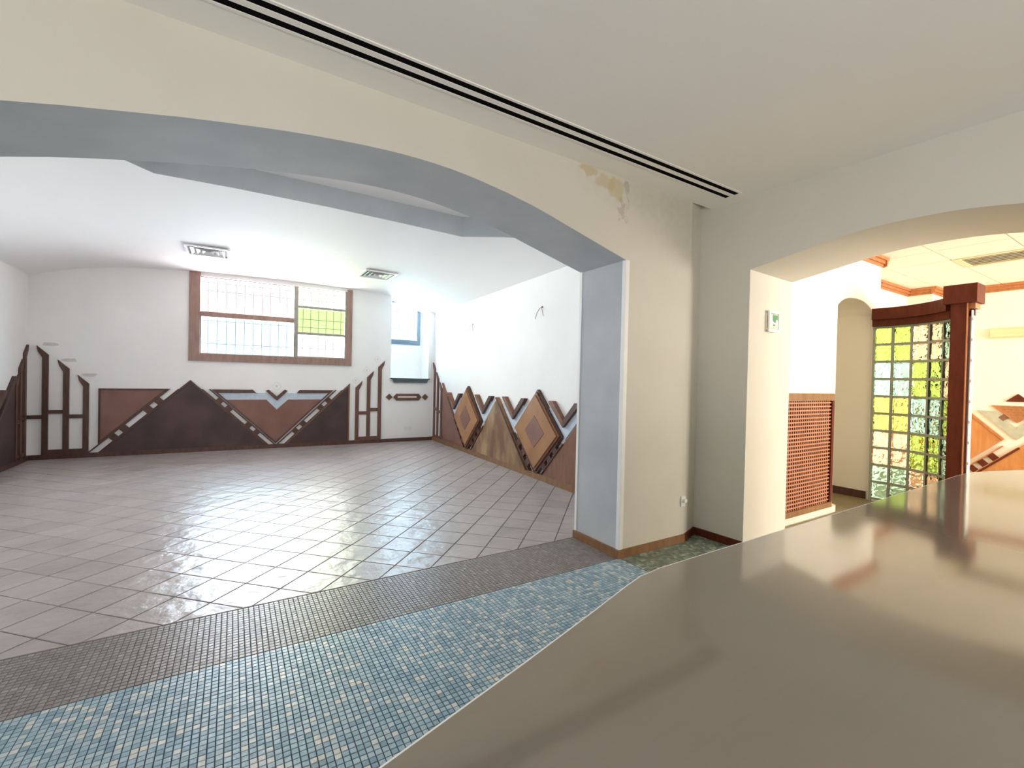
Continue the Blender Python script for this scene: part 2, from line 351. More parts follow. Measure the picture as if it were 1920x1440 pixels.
# back room walls
WIN1 = (1.93, 4.43, 1.56, 2.93); NICHE = (5.23, 6.02, 1.30, 3.5)
mb = grid_wall(MB(), BW, -.3, 6.4, -.05, 3.5, [WIN1, NICHE], -.16, 0)
struct('wall_back', mb, 'plaster_white', 'white far wall with the wide window and wooden panels')
mb = MB(); grid_wall(mb, BW, 5.05, 6.6, -.05, 3.5, [(5.28, 5.94, 2.02, 2.95)], -.62, -.46)
mb.bar(BW, 5.05, 5.23, -.05, 3.5, -.46, -.161); mb.bar(BW, 6.02, 6.2, -.05, 3.5, -.46, -.161); mb.bar(BW, 5.23, 6.02, -.05, 1.30, -.46, -.161)
struct('wall_niche', mb, 'plaster_white', 'white inside of the niche around the small window')
mb = MB(); mb.bar(RW, -.1, RW.len, 0, 3.5, -.04, 0); struct('wall_side', mb, 'plaster_white', 'bright white side wall behind the diamond panels')
mb = grid_wall(MB(), LW, -.1, LW.len, 0, 3.5, [(2.6, 5.2, .95, 2.1)], -.2, 0); struct('wall_left', mb, 'plaster_white', 'white wall at the far left edge of the picture')
# ceilings
mb = MB(); mb.plan([(-4.2, -3.2), (3.84, -3.2), (3.49, 2.43), (-4.2, 2.43)], ZC, ZC+.3); struct('ceiling', mb, 'ceiling_front', 'flat beige-grey ceiling of the front room', 'ceiling')
prof = [(-2.75, 2.60), (-2.53, 2.68), (-2.0, 2.84), (-1.6, 2.905), (-1.3, 2.945), (-.9, 2.975), (-.59, 2.99), (0, 3.005), (.8, 3.01), (1.5, 3.0), (2.25, 2.985), (2.6, 2.955), (2.85, 2.92), (3.1, 2.862), (3.3, 2.80), (3.45, 2.74), (3.7, 2.64)]
def zc(x):
    for (a, za), (b, zb) in zip(prof, prof[1:]):
        if a <= x <= b: return za + (zb-za)*(x-a)/(b-a)
YF = 4.82
def ystart(x):
    if x < -.59: return max(Y1B, YF + (x+.59)*1.15)
    if x > 2.25: return max(Y1B, YF - (x-2.25)*1.0)
    return YF
xs = sorted({p[0] for p in prof} | {-2.2, -1.8, -1.1, -.75, 2.4, 2.75, 3.2, 3.4, .4, 1.15, 1.9})
mb = MB()
for a, b in zip(xs, xs[1:]):
    za, zb, ya, yb = zc(a), zc(b), ystart(a), ystart(b)
    v = [(a, ya, za), (b, yb, zb), (b, 9.8, zb), (a, 9.8, za), (a, ya, 3.7), (b, yb, 3.7), (b, 9.8, 3.7), (a, 9.8, 3.7)]
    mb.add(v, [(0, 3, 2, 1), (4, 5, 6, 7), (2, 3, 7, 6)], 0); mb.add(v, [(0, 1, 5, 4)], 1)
mb2 = mb
o = struct('ceiling', mb, ['ceiling_white', 'paint_blue_grey'], 'gently vaulted white ceiling of the far room with blue-grey front edge', 'ceiling')
bm = bmesh.new(); bm.from_mesh(o.data); bmesh.ops.remove_doubles(bm, verts=bm.verts, dist=1e-4)
for e_ in bm.edges: e_.smooth = len(e_.link_faces) == 2 and e_.calc_face_angle(9) < .5
bm.to_mesh(o.data); bm.free()
for p in o.data.polygons: p.use_smooth = p.material_index == 0 and abs(p.normal.z) > .5 and p.center.z < 3.2
mb = MB(); mb.box((-2.7, Y1B-.02, 3.215), (3.6, 5.0, 3.3)); struct('ceiling', mb, 'ceiling_white', 'pale strip of raised ceiling just behind the wide arch', 'ceiling')

# front room shell behind the camera
mb = grid_wall(MB(), Fr((-4.0, 2.43), (-4.0, -3.2), -1), 0, 5.63, 0, 2.9, [(1.1, 4.1, .9, 2.5)], -.2, 0); struct('wall_side_front', mb, 'plaster_cream', 'cream wall of the front room left of the camera')
mb = grid_wall(MB(), Fr((-4.2, -3.0), (3.9, -3.0), -1), 0, 8.0, 0, 2.9, [(2.1, 5.7, .05, 2.3)], -.2, 0); struct('wall_behind', mb, 'plaster_cream', 'cream wall of the front room behind the camera')

# bar room shell (beyond the right arch)
Z2, YL = 2.88, 2.282
mb = MB()
ux = Fr((0, YL), (1, YL))
darch = [(5.50, 2.19), (5.54, 2.225), (5.60, 2.262), (5.68, 2.293), (5.78, 2.316), (5.88, 2.325), (5.96, 2.327), (6.04, 2.325), (6.14, 2.316), (6.24, 2.293), (6.32, 2.262), (6.38, 2.225), (6.42, 2.19)]
mb.prism(ux, [(4.2, 0), (5.50, 0)] + darch + [(6.42, 0), (6.60, 0), (6.60, 3.0), (4.2, 3.0)], -1.1, 0)
struct('wall_inner', mb, 'plaster_warm', 'cream wall beyond the right arch with the small arched doorway')
mb = MB(); mb.box((5.3, YL+1.1, 0), (6.7, YL+1.2, 3)); struct('wall_passage', mb, 'plaster_warm', 'wall closing the passage behind the small arched doorway')
mb = MB(); mb.box((4.2, YL-.035, 0), (5.435, YL-.0005, 3.0)); struct('wall_pier', mb, 'plaster_warm', 'cream pier beside the small doorway that carries the lattice grille')
mb = MB(); mb.box((6.6, 2.78, 0), (9.3, 2.98, 3)); mb.box((9.05, 2.48, 0), (9.75, 2.7799, 3)); mb.box((9.55, -3.6, 0), (9.75, 2.4799, 3))
struct('wall_far', mb, 'plaster_warm', 'pale cream far wall of the bar room')
mb = grid_wall(MB(), Fr((3.6, -3.5), (9.7, -3.5), -1), 0, 6.1, 0, 3, [(1.3, 5.3, .7, 2.55)], -.2, 0); struct('wall_added_window_side', mb, 'plaster_warm', 'bar-room wall with the added window opening, outside the picture')
def window_simple(name, fr, u0, u1, v0, v1, nx, label):
    c = fr((u0+u1)/2, v0, 0); t = thing(name, label, 'window', c, kind='structure')
    part('sill', MB().bar(fr, u0, u1, v0, v0+.06, -.12, -.04), 'white_trim', t); part('head', MB().bar(fr, u0, u1, v1-.06, v1, -.12, -.04), 'white_trim', t)
    for i in range(nx+1):
        u = u0 + (u1-u0-.06)*i/nx; part('mullion', MB().bar(fr, u, u+.06, v0+.06, v1-.06, -.12, -.04), 'white_trim', t)
    for i in range(nx):
        a = u0 + (u1-u0-.06)*i/nx + .06; b = u0 + (u1-u0-.06)*(i+1)/nx
        part('pane', MB().bar(fr, a, b, v0+.06, v1-.06, -.083, -.077), 'pane_clear', t)
window_simple('window_3_added', Fr((-4.0, 2.43), (-4.0, -3.2), -1), 1.1, 4.1, .9, 2.5, 3, 'added white framed window of the front room left of the camera')  # unseen window, made up to let fill into the front room
window_simple('window_6_added', LW, 2.6, 5.2, .95, 2.1, 3, 'added white framed window high in the left wall outside the picture')  # invented opening, there to light the far ceiling and side wall
window_simple('window_4_added', Fr((-4.2, -3.0), (3.9, -3.0), -1), 2.1, 5.7, .05, 2.3, 3, 'added white framed glass front of the room behind the camera')  # glazing added out of view to carry the upward fill
window_simple('window_5_added', Fr((3.6, -3.5), (9.7, -3.5), -1), 1.3, 5.3, .7, 2.55, 4, 'added wide white framed window of the bar room outside the picture')  # unseen window added as source of the light crossing the right arch

# ------------------------------------------------------------------ floors
def clip(poly, a, b, c):                                  # keep a*x+b*y<=c
    out = []
    for i in range(len(poly)):
        p, q = poly[i], poly[(i+1) % len(poly)]; dp = a*p[0]+b*p[1]-c; dq = a*q[0]+b*q[1]-c
        if dp <= 0: out.append(p)
        if dp*dq < 0: t = dp/(dp-dq); out.append((p[0]+(q[0]-p[0])*t, p[1]+(q[1]-p[1])*t))
    return out
def area(p): return abs(sum(p[i][0]*p[(i+1) % len(p)][1]-p[(i+1) % len(p)][0]*p[i][1] for i in range(len(p))))/2
def slab(poly, z=-.004): return MB().plan(poly, z-.12, z)
f_front = struct('floor', slab([(-2.4, .2), (3.64, .2), (3.5, 2.428), (3.484, 2.53), (3.24, 2.44), (3.24, Y1), (-2.4, Y1)]), 'grout_blue', 'front floor of small blue mosaic tiles running to the counter', 'floor')
struct('floor', slab([(-4.2, -3.2), (3.9, -3.2), (3.64, .2), (-2.4, .2), (-2.4, Y1), (-4.2, Y1)], 0), 'mosaic_rest', 'rest of the front floor in pale blue mosaic around the counter', 'floor')
f_strip = struct('floor', slab([(-1.02, Y1), (2.485, Y1), (2.485, Y1B), (-1.02, Y1B)]), 'grout_grey', 'grey-brown mosaic threshold strip lying under the wide arch', 'floor')
f_back = struct('floor', slab([(-2.6, Y1B), (3.5, Y1B), (3.65, 9.1), (-2.6, 9.3)]), 'grout_dark', 'far room floor of diagonal pale terracotta tiles', 'floor')
f_bar = struct('floor', slab([(3.9, -3.6), (9.7, -3.6), (9.7, 3.5), (3.5, 3.5), (3.5, 2.44)]), 'grout_dark', 'dull brown tiled floor of the bar room', 'floor')

def tile_set(parent, polys, mat, name, stuffname, top, n_single, whole, bev=.0015):
    """polys: list of (poly, is_whole). Largest in view become objects, the rest one stuff mesh"""
    sc = []
    for k, (p, wh) in enumerate(polys):
        c = (sum(q[0] for q in p)/len(p), sum(q[1] for q in p)/len(p))
        q = proj((c[0], c[1], 0))
        vis = q is not None and 4 < q[0] < 1916 and 4 < q[1] < 1436 and not hidden(c)
        sc.append((area(p)/q[2]**3 if vis else -1, k, c))
    order = sorted(sc, key=lambda x: -x[0])
    single = {k for s_, k, c in order[:n_single] if s_ > 0}
    rest = MB(); cache = {}
    def solid(m, p, ox, oy):
        n = len(p); cx = sum(q[0] for q in p)/n; cy = sum(q[1] for q in p)/n
        ins = []
        for q in p:
            d = Vector((cx-q[0], cy-q[1])); dl = d.length or 1
            ins.append((q[0]+d.x/dl*bev*1.5, q[1]+d.y/dl*bev*1.5))
        lo = [(q[0]-ox, q[1]-oy, -.004) for q in p]; mi = [(q[0]-ox, q[1]-oy, top-bev) for q in p]; hi = [(q[0]-ox, q[1]-oy, top) for q in ins]
        f = [list(range(2*n, 3*n))]
        for i in range(n):
            j = (i+1) % n; f.append([i, j, n+j, n+i]); f.append([n+i, n+j, 2*n+j, 2*n+i])
        m.add(lo+mi+hi, f)
    for s_, k, c in sc:
        p, wh = polys[k]
        if k in single:
            if wh:
                if 'w' not in cache:
                    m = MB(); solid(m, p, *c); cache['w'] = m.mesh(name, mat, fix=False)
                me = cache['w']
            else:
                m = MB(); solid(m, p, *c); me = m.mesh(name, mat, fix=False)
            o = bpy.data.objects.new(name, me); link(o, parent); o.location = (c[0], c[1], 0)
        else: solid(rest, p, 0, 0)
    if rest.v:
        o = bpy.data.objects.new(stuffname, rest.mesh(stuffname, mat, fix=False)); link(o, parent); o['kind'] = 'stuff'
# counter outline (also hides floor tiles)
CZ = 1.0
CEDGE = [(-.35, .235), (.112, .378), (.30, .436), (.458, .487), (.55, .518), (.60, .533), (.66, .540), (.75, .5415), (1.139, .545), (1.846, .552), (2.38, .560), (2.52, .556), (2.642, .527), (2.834, .462), (3.0, .37), (3.09, .25), (3.12, .1)]
def hidden(c):
    d = Vector((c[0], c[1], -CH)); t = (CH-CZ)/CH; x, y = d.x*t, d.y*t
    for (a, b), (a2, b2) in zip(CEDGE, CEDGE[1:]):
        if a <= x <= a2: return y < b + (b2-b)*(x-a)/(a2-a)
    return False
def squares(x0, x1, y0, y1, p, gap, ax, ay):
    out = []
    i0, i1 = math.floor((x0-ax)/p), math.ceil((x1-ax)/p); j0, j1 = math.floor((y0-ay)/p), math.ceil((y1-ay)/p)
    for i in range(i0, i1):
        for j in range(j0, j1):
            a, b, c, d = ax+i*p+gap/2, ax+(i+1)*p-gap/2, ay+j*p+gap/2, ay+(j+1)*p-gap/2
            wh = a >= x0 and b <= x1 and c >= y0 and d <= y1
            a, b, c, d = max(a, x0), min(b, x1), max(c, y0), min(d, y1)
            if b-a > .003 and d-c > .003: out.append(([(a, c), (b, c), (b, d), (a, d)], wh))
    return out
PM = .0253
tile_set(f_front, squares(-2.4, 2.492, .2, Y1-.002, PM, .0036, 2.492, Y1-.002), 'mosaic_blue', 'mosaic_tile', 'mosaic_field', .0, 300, True, .001)
green = [t for t in squares(2.497, 3.56, .2, 2.52, PM, .0036, 2.497, Y1-.002) if sum(q[1] for q in t[0])/4 < (Y1 if t[0][0][0] < 3.24 else Y1+(t[0][0][0]-3.24)*.36)-.012]
tile_set(f_front, green, 'mosaic_green', 'mosaic_tile', 'green_mosaic_field', .0, 0, True, .001)
tile_set(f_strip, squares(-1.02, 2.485, Y1+.002, Y1B-.002, PM, .0034, 2.492, Y1+.002), 'mosaic_grey', 'mosaic_tile', 'mosaic_field', .0, 300, True, .001)
# diagonal tiles
SD, S0, T0 = .2550, .0837, -.0343
polys = []
q2 = 2**-.5
for i in range(0, 52):
    for j in range(-4, 52):
        s0, s1, t0, t1 = S0+i*SD+.003, S0+(i+1)*SD-.003, T0+j*SD+.003, T0+(j+1)*SD-.003
        p = [((s-t)*q2, (s+t)*q2) for s, t in ((s0, t0), (s1, t0), (s1, t1), (s0, t1))]
        a0 = area(p)
        for a, b, c in ((0, -1, -(Y1B+.004)), (-1, 0, 2.52), (1, -.0315, 3.327), (.0326, 1, 9.09)):
            p = clip(p, a, b, c)
            if len(p) < 3: break
        if len(p) >= 3 and area(p) > .002: polys.append((p, abs(area(p)-a0) < 1e-6))
tile_set(f_back, polys, 'tile_terracotta', 'floor_tile', 'distant_floor_tiles', .001, 300, True, .0025)
polys = [t for t in squares(3.62, 9.54, -3.45, 3.4, .3, .008, 3.62, 2.2) if t[0][0][0] > 3.72 + (.75-t[0][0][1])*.06 or t[0][0][1] > .7]
tile_set(f_bar, polys, 'tile_room_two', 'floor_tile', 'distant_floor_tiles', .0, 60, True, .002)

# ------------------------------------------------------------------ baseboards and trims
def base_prism(name, fr, u0, u1, h, t, mat, label): return struct(name, MB().bar(fr, u0, u1, 0, h, .0005, t), mat, label, 'baseboard')
base_prism('baseboard_back', BW, 0, 6.143, .07, .028, 'wood_dark', 'dark wooden baseboard along the far wall')
base_prism('baseboard_side', RW, .03, RW.len, .085, .03, 'wood_base', 'brown wooden baseboard under the diamond panels')
base_prism('baseboard_left', LW, .03, LW.len, .07, .028, 'wood_dark', 'dark wooden baseboard along the far left wall')
mb = MB(); mb.plan([(2.463, Y1-.016), (3.235, Y1-.016), (3.235, Y1-.0005), (2.4845, Y1-.0005), (2.4845, Y1B+.002), (2.463, Y1B+.002)], 0, .062); struct('baseboard_pier', mb, 'wood_base', 'brown wooden baseboard wrapped round the foot of the pier', 'baseboard')
mb = MB(); mb.plan([(3.236, Y1-.016), (3.468, 2.499), (3.494, 2.075), (3.5085, 2.075), (3.483, 2.5145), (3.2405, Y1-.0005)], 0, .062); struct('baseboard_corner', mb, 'wood_mahogany', 'wooden baseboard, darkened for shade, in the corner left of the counter', 'baseboard')  # corner shade put into the colour by a darker wood
mb = MB(); mb.box((6.405, YL+.02, 0), (6.4195, YL+1.05, .09)); struct('baseboard_doorway', mb, 'wood_dark', 'dark wooden baseboard inside the small arched doorway', 'baseboard')
mb = MB(); mb.plan([(4.24, YL-.06), (5.46, YL-.06), (5.495, YL-.045), (5.515, YL-.01), (5.515, YL+.03), (5.44, YL-.0005), (5.4355, YL-.0355), (4.24, YL-.0355)], 0, .065); struct('trim_1', mb, 'plinth_stone', 'pale stone plinth under the lattice grille', 'trim')
mb = MB(); mb.box((2.4835, Y1-.0045, .063), (2.520, Y1-.0004, 2.243)); mb.box((2.4805, Y1-.0045, .063), (2.4845, Y1+.030, 2.243)); struct('trim_2', mb, 'white_trim', 'white corner strip on the near edge of the arch pier', 'trim')
mb = MB(); mb.box((2.4795, Y1B-.022, .063), (2.4845, Y1B+.004, 2.25)); struct('trim_3', mb, 'white_trim', 'white corner strip on the far edge of the arch pier', 'trim')
# cornice of the bar room
def cornice(name, fr, u0, u1, label):
    mb = MB(); 
    for (a, b, w) in ((Z2-.105, Z2-.075, .022), (Z2-.075, Z2-.035, .04), (Z2-.035, Z2-.002, .06)): mb.bar(fr, u0, u1, a, b, .0005, w)
    struct(name, mb, 'wood_cornice', label, 'cornice')
cornice('trim_4', Fr((6.6, 2.78), (9.05, 2.78)), 0, 2.45, 'stepped brown cornice on the set-back wall above the glass blocks')
cornice('trim_5', Fr((9.05, 2.78), (9.05, 2.48)), 0, .30, 'short brown cornice between the two corners of the far wall')
cornice('trim_6', Fr((9.05, 2.48), (9.55, 2.48)), -.055, .5, 'brown cornice turning the corner behind the wooden post')
cornice('trim_7', Fr((9.55, 2.48), (9.55, -3.4)), 0, 5.88, 'long brown cornice along the far wall right of the post')
cornice('trim_8', Fr((4.3, YL), (6.6, YL)), 0, 2.36, 'brown cornice end showing under the right arch')
cornice('trim_9', Fr((6.6, YL), (6.6, 2.78), 1), -.055, .49, 'brown cornice on the end of the doorway wall')

# ------------------------------------------------------------------ bar-room ceiling of panels
cl = struct('ceiling', MB().plan([(4.0, -3.6), (9.7, -3.6), (9.7, 3.0), (4.0, 3.0)], Z2+.02, Z2+.1), 'plastic_cream', 'suspended ceiling of cream square panels in the bar room', 'ceiling')
cache = {}
for i in range(-7, 4):
    for j in range(-9, 3):
        a, b = max(4.25, 7.90+i*.6+.007), min(9.54, 7.90+(i+1)*.6-.007); c, d = max(-3.49, 1.84+j*.6+.007), 1.84+(j+1)*.6-.007
        d = min(d, YL-.002 if a < 6.6 and d > YL else 2.775)
        if b-a < .05 or d-c < .05: continue
        if i == -1 and j in (-1, -2): continue
        key = (round(b-a, 3), round(d-c, 3)); cx, cy = (a+b)/2, (c+d)/2
        if key not in cache: cache[key] = MB().box((-(b-a)/2, -(d-c)/2, 0), ((b-a)/2, (d-c)/2, .02)).mesh('ceiling_panel', 'tile_ceiling')
        o = bpy.data.objects.new('ceiling_panel', cache[key]); link(o, cl); o.location = (cx, cy, Z2)
t = thing('air_grille', 'long slotted air grille set into the panelled ceiling', 'air grille', (7.60, 1.24, Z2-.01))
for nm, a, b in (('frame_bar', (7.30, .65), (7.36, 1.835)), ('frame_bar', (7.84, .65), (7.895, 1.835)), ('frame_bar', (7.36, 1.775), (7.84, 1.835)), ('frame_bar', (7.36, .65), (7.84, .71))):
    part(nm, MB().box((*a, Z2-.008), (*b, Z2+.012)), 'plastic_cream', t)
part('slot', MB().box((7.36, .71, Z2+.004), (7.84, 1.775, Z2+.014)), 'duct_dark', t, label='dark opening of the grille')
for k in range(5):
    x = 7.42 + k*.085; part('slat', MB().add([(x, .71, Z2-.004), (x+.05, .71, Z2+.003), (x+.05, 1.775, Z2+.003), (x, 1.775, Z2-.004), (x, .71, Z2-.001), (x+.05, .71, Z2+.0055), (x+.05, 1.775, Z2+.0055), (x, 1.775, Z2-.001)],
        [(0, 3, 2, 1), (4, 5, 6, 7), (0, 1, 5, 4), (1, 2, 6, 5), (2, 3, 7, 6), (3, 0, 4, 7)]), 'plastic_cream', t)

# ------------------------------------------------------------------ windows of the far room
t = thing('window_1', 'wide brown framed window with coloured panes in the far wall', 'window', BW(3.18, 1.51), kind='structure')
def wbar(nm, u0, u1, v0, v1, w0, w1, m, par): return part(nm, MB().bar(BW, u0, u1, v0, v1, w0, w1), m, par)
wbar('frame_bar', 1.892, 2.045, 1.515, 2.99, -.10, .03, 'wood_window', t); wbar('frame_bar', 4.372, 4.463, 1.515, 2.97, -.10, .03, 'wood_window', t)
wbar('frame_bar', 2.045, 4.372, 1.515, 1.635, -.10, .03, 'wood_window', t); wbar('frame_bar', 2.045, 4.372, 2.93, 3.0, -.10, -.02, 'wood_window', t)
wbar('mullion', 3.452, 3.522, 1.635, 2.93, -.09, .0, 'sash_metal', t)
wbar('transom', 2.045, 3.452, 2.262, 2.345, -.09, .0, 'wood_window', t)
wbar('transom', 3.522, 4.335, 2.545, 2.59, -.09, -.01, 'sash_metal', t); wbar('transom', 3.522, 4.335, 2.06, 2.105, -.09, -.01, 'sash_metal', t)
wbar('stile', 4.335, 4.372, 1.635, 2.93, -.09, -.005, 'sash_metal', t); wbar('stile', 2.045, 2.062, 1.635, 2.262, -.09, -.01, 'sash_metal', t)
wbar('rail', 2.062, 3.452, 1.635, 1.652, -.09, -.01, 'sash_metal', t); wbar('rail', 3.522, 4.335, 1.635, 1.66, -.09, -.01, 'sash_metal', t)
for (a, b, c, d, m, lb) in ((2.045, 3.452, 2.345, 2.93, 'pane_pink', 'pale pink pane'), (2.062, 3.452, 1.652, 2.262, 'pane_blue', 'pale blue pane'), (3.522, 4.335, 2.59, 2.93, 'pane_yellow', 'pale yellow pane'),
                        (3.522, 4.335, 2.105, 2.545, 'pane_green', 'green pane'), (3.522, 4.335, 1.66, 2.06, 'pane_clear', 'clear pane')):
    part('pane', MB().bar(BW, a, b, c, d, -.055, -.05), m, t, label=lb)
def grille(label, u0, u1, v0, v1, w, us, vs):
    t = thing('security_grille', label, 'grille', BW((u0+u1)/2, v0, w))
    for u in us: part('bar', MB().tube([BW(u, v0, w), BW(u, v1, w)], .006, 5), 'bar_metal', t)
    for v in vs: part('crossbar', MB().tube([BW(u0, v, w-.012), BW(u1, v, w-.012)], .006, 5), 'bar_metal', t)
grille('steel bar grille outside the wide window', 1.94, 4.42, 1.565, 2.925, -.13, [2.01+.1335*k for k in range(18)], [1.67, 1.82, 2.21, 2.36, 2.72, 2.86])
t = thing('window_2', 'small slate-blue framed window inside the niche', 'window', BW(5.6, 2.02, -.46), kind='structure')
wbar('frame_bar', 5.22, 5.30, 2.02, 2.95, -.55, -.44, 'metal_slate', t); wbar('frame_bar', 5.895, 5.975, 2.02, 2.95, -.55, -.44, 'metal_slate', t)
wbar('frame_bar', 5.30, 5.895, 2.02, 2.118, -.55, -.44, 'metal_slate', t); wbar('frame_bar', 5.30, 5.895, 2.89, 2.95, -.55, -.44, 'metal_slate', t)
part('pane', MB().bar(BW, 5.30, 5.895, 2.118, 2.89, -.505, -.50), 'pane_pale_blue', t)
grille('steel bar grille outside the small window', 5.29, 5.93, 2.03, 2.94, -.585, [5.37+.166*k for k in range(4)], [2.21, 2.36, 2.73, 2.88])

# ------------------------------------------------------------------ wall panels of the far room
def bands(parent, fr, poly, edges, w, w0, w1, mat, nm='edge_strip'):
    n = len(poly); A = sum(poly[i][0]*poly[(i+1) % n][1]-poly[(i+1) % n][0]*poly[i][1] for i in range(n)); sg = 1 if A > 0 else -1
    for i in edges:
        p, q = Vector(poly[i]), Vector(poly[(i+1) % n]); d = (q-p).normalized(); nn = Vector((-d.y, d.x))*sg*w
        # clip the strip to the panel so its ends meet the neighbouring edges
        quad = [tuple(p), tuple(q), tuple(q+nn), tuple(p+nn)]
        for k in range(n):
            a, b = Vector(poly[k]), Vector(poly[(k+1) % n]); e = (b-a); nx, ny = e.y*sg, -e.x*sg
            quad = clip(quad, nx, ny, nx*a.x+ny*a.y + 1e-6)
            if len(quad) < 3: break
        if len(quad) >= 3: part(nm, MB().prism(fr, quad, w0, w1), mat, parent)
def panel(name, label, cat, fr, poly, mat, edges, emat='wood_dark', thick=.022, ew=.022, group=None):
    u = sum(p[0] for p in poly)/len(poly); v = min(p[1] for p in poly)
    t = thing(name, label, cat, fr(u, v, 0), group)
    part('board', MB().prism(fr, poly, .0005, thick), mat, t)
    bands(t, fr, poly, edges, ew, thick, thick+.012, emat)
    return t
GP = 'wooden panels on the far wall'
P1 = panel('triangle_panel', 'reddish-brown corner triangle panel at the left end of the far wall', 'wall panel', BW, [(.785, 1.048), (.785, .197), (1.636, 1.048)], 'wood_panel_red', (0, 1, 2), group=GP)
P2 = panel('triangle_panel', 'large dark brown upright triangle panel below the wide window', 'wall panel', BW, [(.80, .07), (3.052, .07), (1.926, 1.196)], 'wood_panel_dark', (1, 2), 'wood_dark', group=GP)
P4 = panel('triangle_panel', 'dark brown half triangle panel left of the small niche', 'wall panel', BW, [(3.34, .07), (4.44, .07), (4.44, 1.17)], 'wood_panel_dark', (1, 2), 'wood_mid', group=GP)
poly3 = [(2.225, 1.043), (3.184, .084), (4.143, 1.043)]
P3 = thing('triangle_panel', 'inverted triangle panel with a pale blue band below the wide window', 'wall panel', BW(3.184, .07), GP)
part('board', MB().prism(BW, [(2.40, .868), (3.184, .084), (3.968, .868), (3.376, .868), (3.196, .692), (3.03, .868)], .0005, .020), 'wood_panel_red', P3)
part('blue_band', MB().prism(BW, [(2.285, .983), (2.40, .868), (3.03, .868), (3.196, .692), (3.376, .868), (3.968, .868), (4.083, .983), (3.33, .983), (3.196, .848), (3.06, .983)], .0005, .024), 'band_blue', P3, label='pale blue band with a dip in the middle')
part('top_strip', MB().prism(BW, [(2.225, 1.043), (2.285, .984), (2.875, .984), (2.82, 1.043)], .0005, .04), 'wood_dark', P3)
part('top_strip', MB().prism(BW, [(4.143, 1.043), (4.083, .984), (3.515, .984), (3.565, 1.043)], .0005, .04), 'wood_dark', P3)
part('chevron', MB().prism(BW, [(3.02, 1.03), (3.06, .984), (3.196, .849), (3.33, .984), (3.365, 1.03), (3.32, 1.045), (3.196, .925), (3.065, 1.045)], .0005, .045), 'wood_dark', P3)
for pl in ([(2.265, 1.003), (3.184, .084), (3.184, .115), (2.285, 1.015)], [(4.103, 1.003), (3.184, .084), (3.184, .115), (4.083, 1.015)]): part('edge_strip', MB().prism(BW, pl, .025, .036), 'wood_dark', P3)
GAPS = [(.08, .265), (.33, .39), (.46, .68), (.755, .815), (.885, 1.05)]
def ladder(label, fr, c, sg, hw, gaps, group, w=.03, mat='wood_dark', mrail='wood_dark', rail=.017):
    def Q(t, s): return (c + sg*t + s*.7071, t - sg*s*.7071)
    t0, t1 = gaps[0][0], gaps[-1][1]
    t = thing('ladder_trim', label, 'wall trim', fr(c+sg*(t0+t1)/2, t0, 0), group)
    for s0, s1 in ((-hw, -hw+rail), (hw-rail, hw)): part('rail', MB().prism(fr, clip(clip([Q(t0-.1, s0), Q(t1+.1, s0), Q(t1+.1, s1), Q(t0-.1, s1)], 0, 1, max(t1-.005, .3)), 0, -1, -max(t0-.01, .071)), .0005, w+.004), mrail, t)
    for (a, b), (a2, b2) in zip(gaps, gaps[1:]): part('rung', MB().prism(fr, [Q(b, -hw+rail), Q(a2, -hw+rail), Q(a2, hw-rail), Q(b, hw-rail)], .0005, w), mat, t)
GLD = 'ladder trims on the far wall'
ladder('dark ladder trim rising right beside the leftmost far-wall triangle', BW, .665, 1, .053, GAPS, GLD)
ladder('dark ladder trim falling right from the big triangle peak', BW, 3.186, -1, .045, GAPS, GLD)
ladder('dark ladder trim rising right towards the small niche', BW, 3.205, 1, .05, GAPS, GLD)
def comb(label, fr, bars, sg, rails, group, base=True, w=.028, mat='wood_dark', wid=.066, u_base=None):
    """bars: (outer edge u, outer top z); the hooks lean towards -u for sg=1 and +u for sg=-1"""
    us = [b[0] for b in bars]; t = thing('stepped_bars', label, 'wall trim', fr(sum(us)/len(us), .07, 0), group)
    for b, zo in bars:
        a = b - sg*wid
        part('bar', MB().prism(fr, [(a, .07), (b, .07), (b, zo), (b-sg*.127, zo+.13), (b-sg*.112, zo+.048), (a, zo-.045)], .0005, w), mat, t)
    for u0, u1, z0, z1 in rails: part('crosspiece', MB().bar(fr, u0, u1, z0, z1, .0005, w-.004), mat, t)
GC = 'stepped bar trims in the far room corners'
comb('three stepped dark bars on the far wall by the left corner', BW, [(.228, 1.534), (.453, 1.336), (.674, 1.117)], 1,
     [(.002, .162, .596, .65), (.228, .387, .67, .722), (.453, .608, .60, .654), (.228, .387, .07, .14), (.453, .608, .07, .14)], GC)
comb('three stepped dark bars on the far wall left of the niche', BW, [(4.548, 1.094), (4.766, 1.299), (4.980, 1.51)], -1,
     [(4.614, 4.766, .57, .632), (4.832, 4.98, .632, .694), (4.614, 4.766, .07, .135), (4.832, 4.98, .07, .135)], GC, mat='wood_brown')
comb('three stepped thin bars on the bright side wall by the corner', RW, [(.135, 1.51), (.338, 1.305), (.54, 1.10)], 1,
     [(.135, .272, .64, .70), (.338, .474, .60, .655), (.135, .272, .086, .13), (.338, .474, .086, .13)], GC, mat='wood_brown')
comb('three stepped dark bars on the left wall by the corner', LW, [(.165, 1.54), (.325, 1.33), (.48, 1.11)], 1,
     [(.165, .265, .60, .65), (.325, .42, .56, .61), (.165, .265, .08, .13), (.325, .42, .08, .13)], GC, wid=.06)
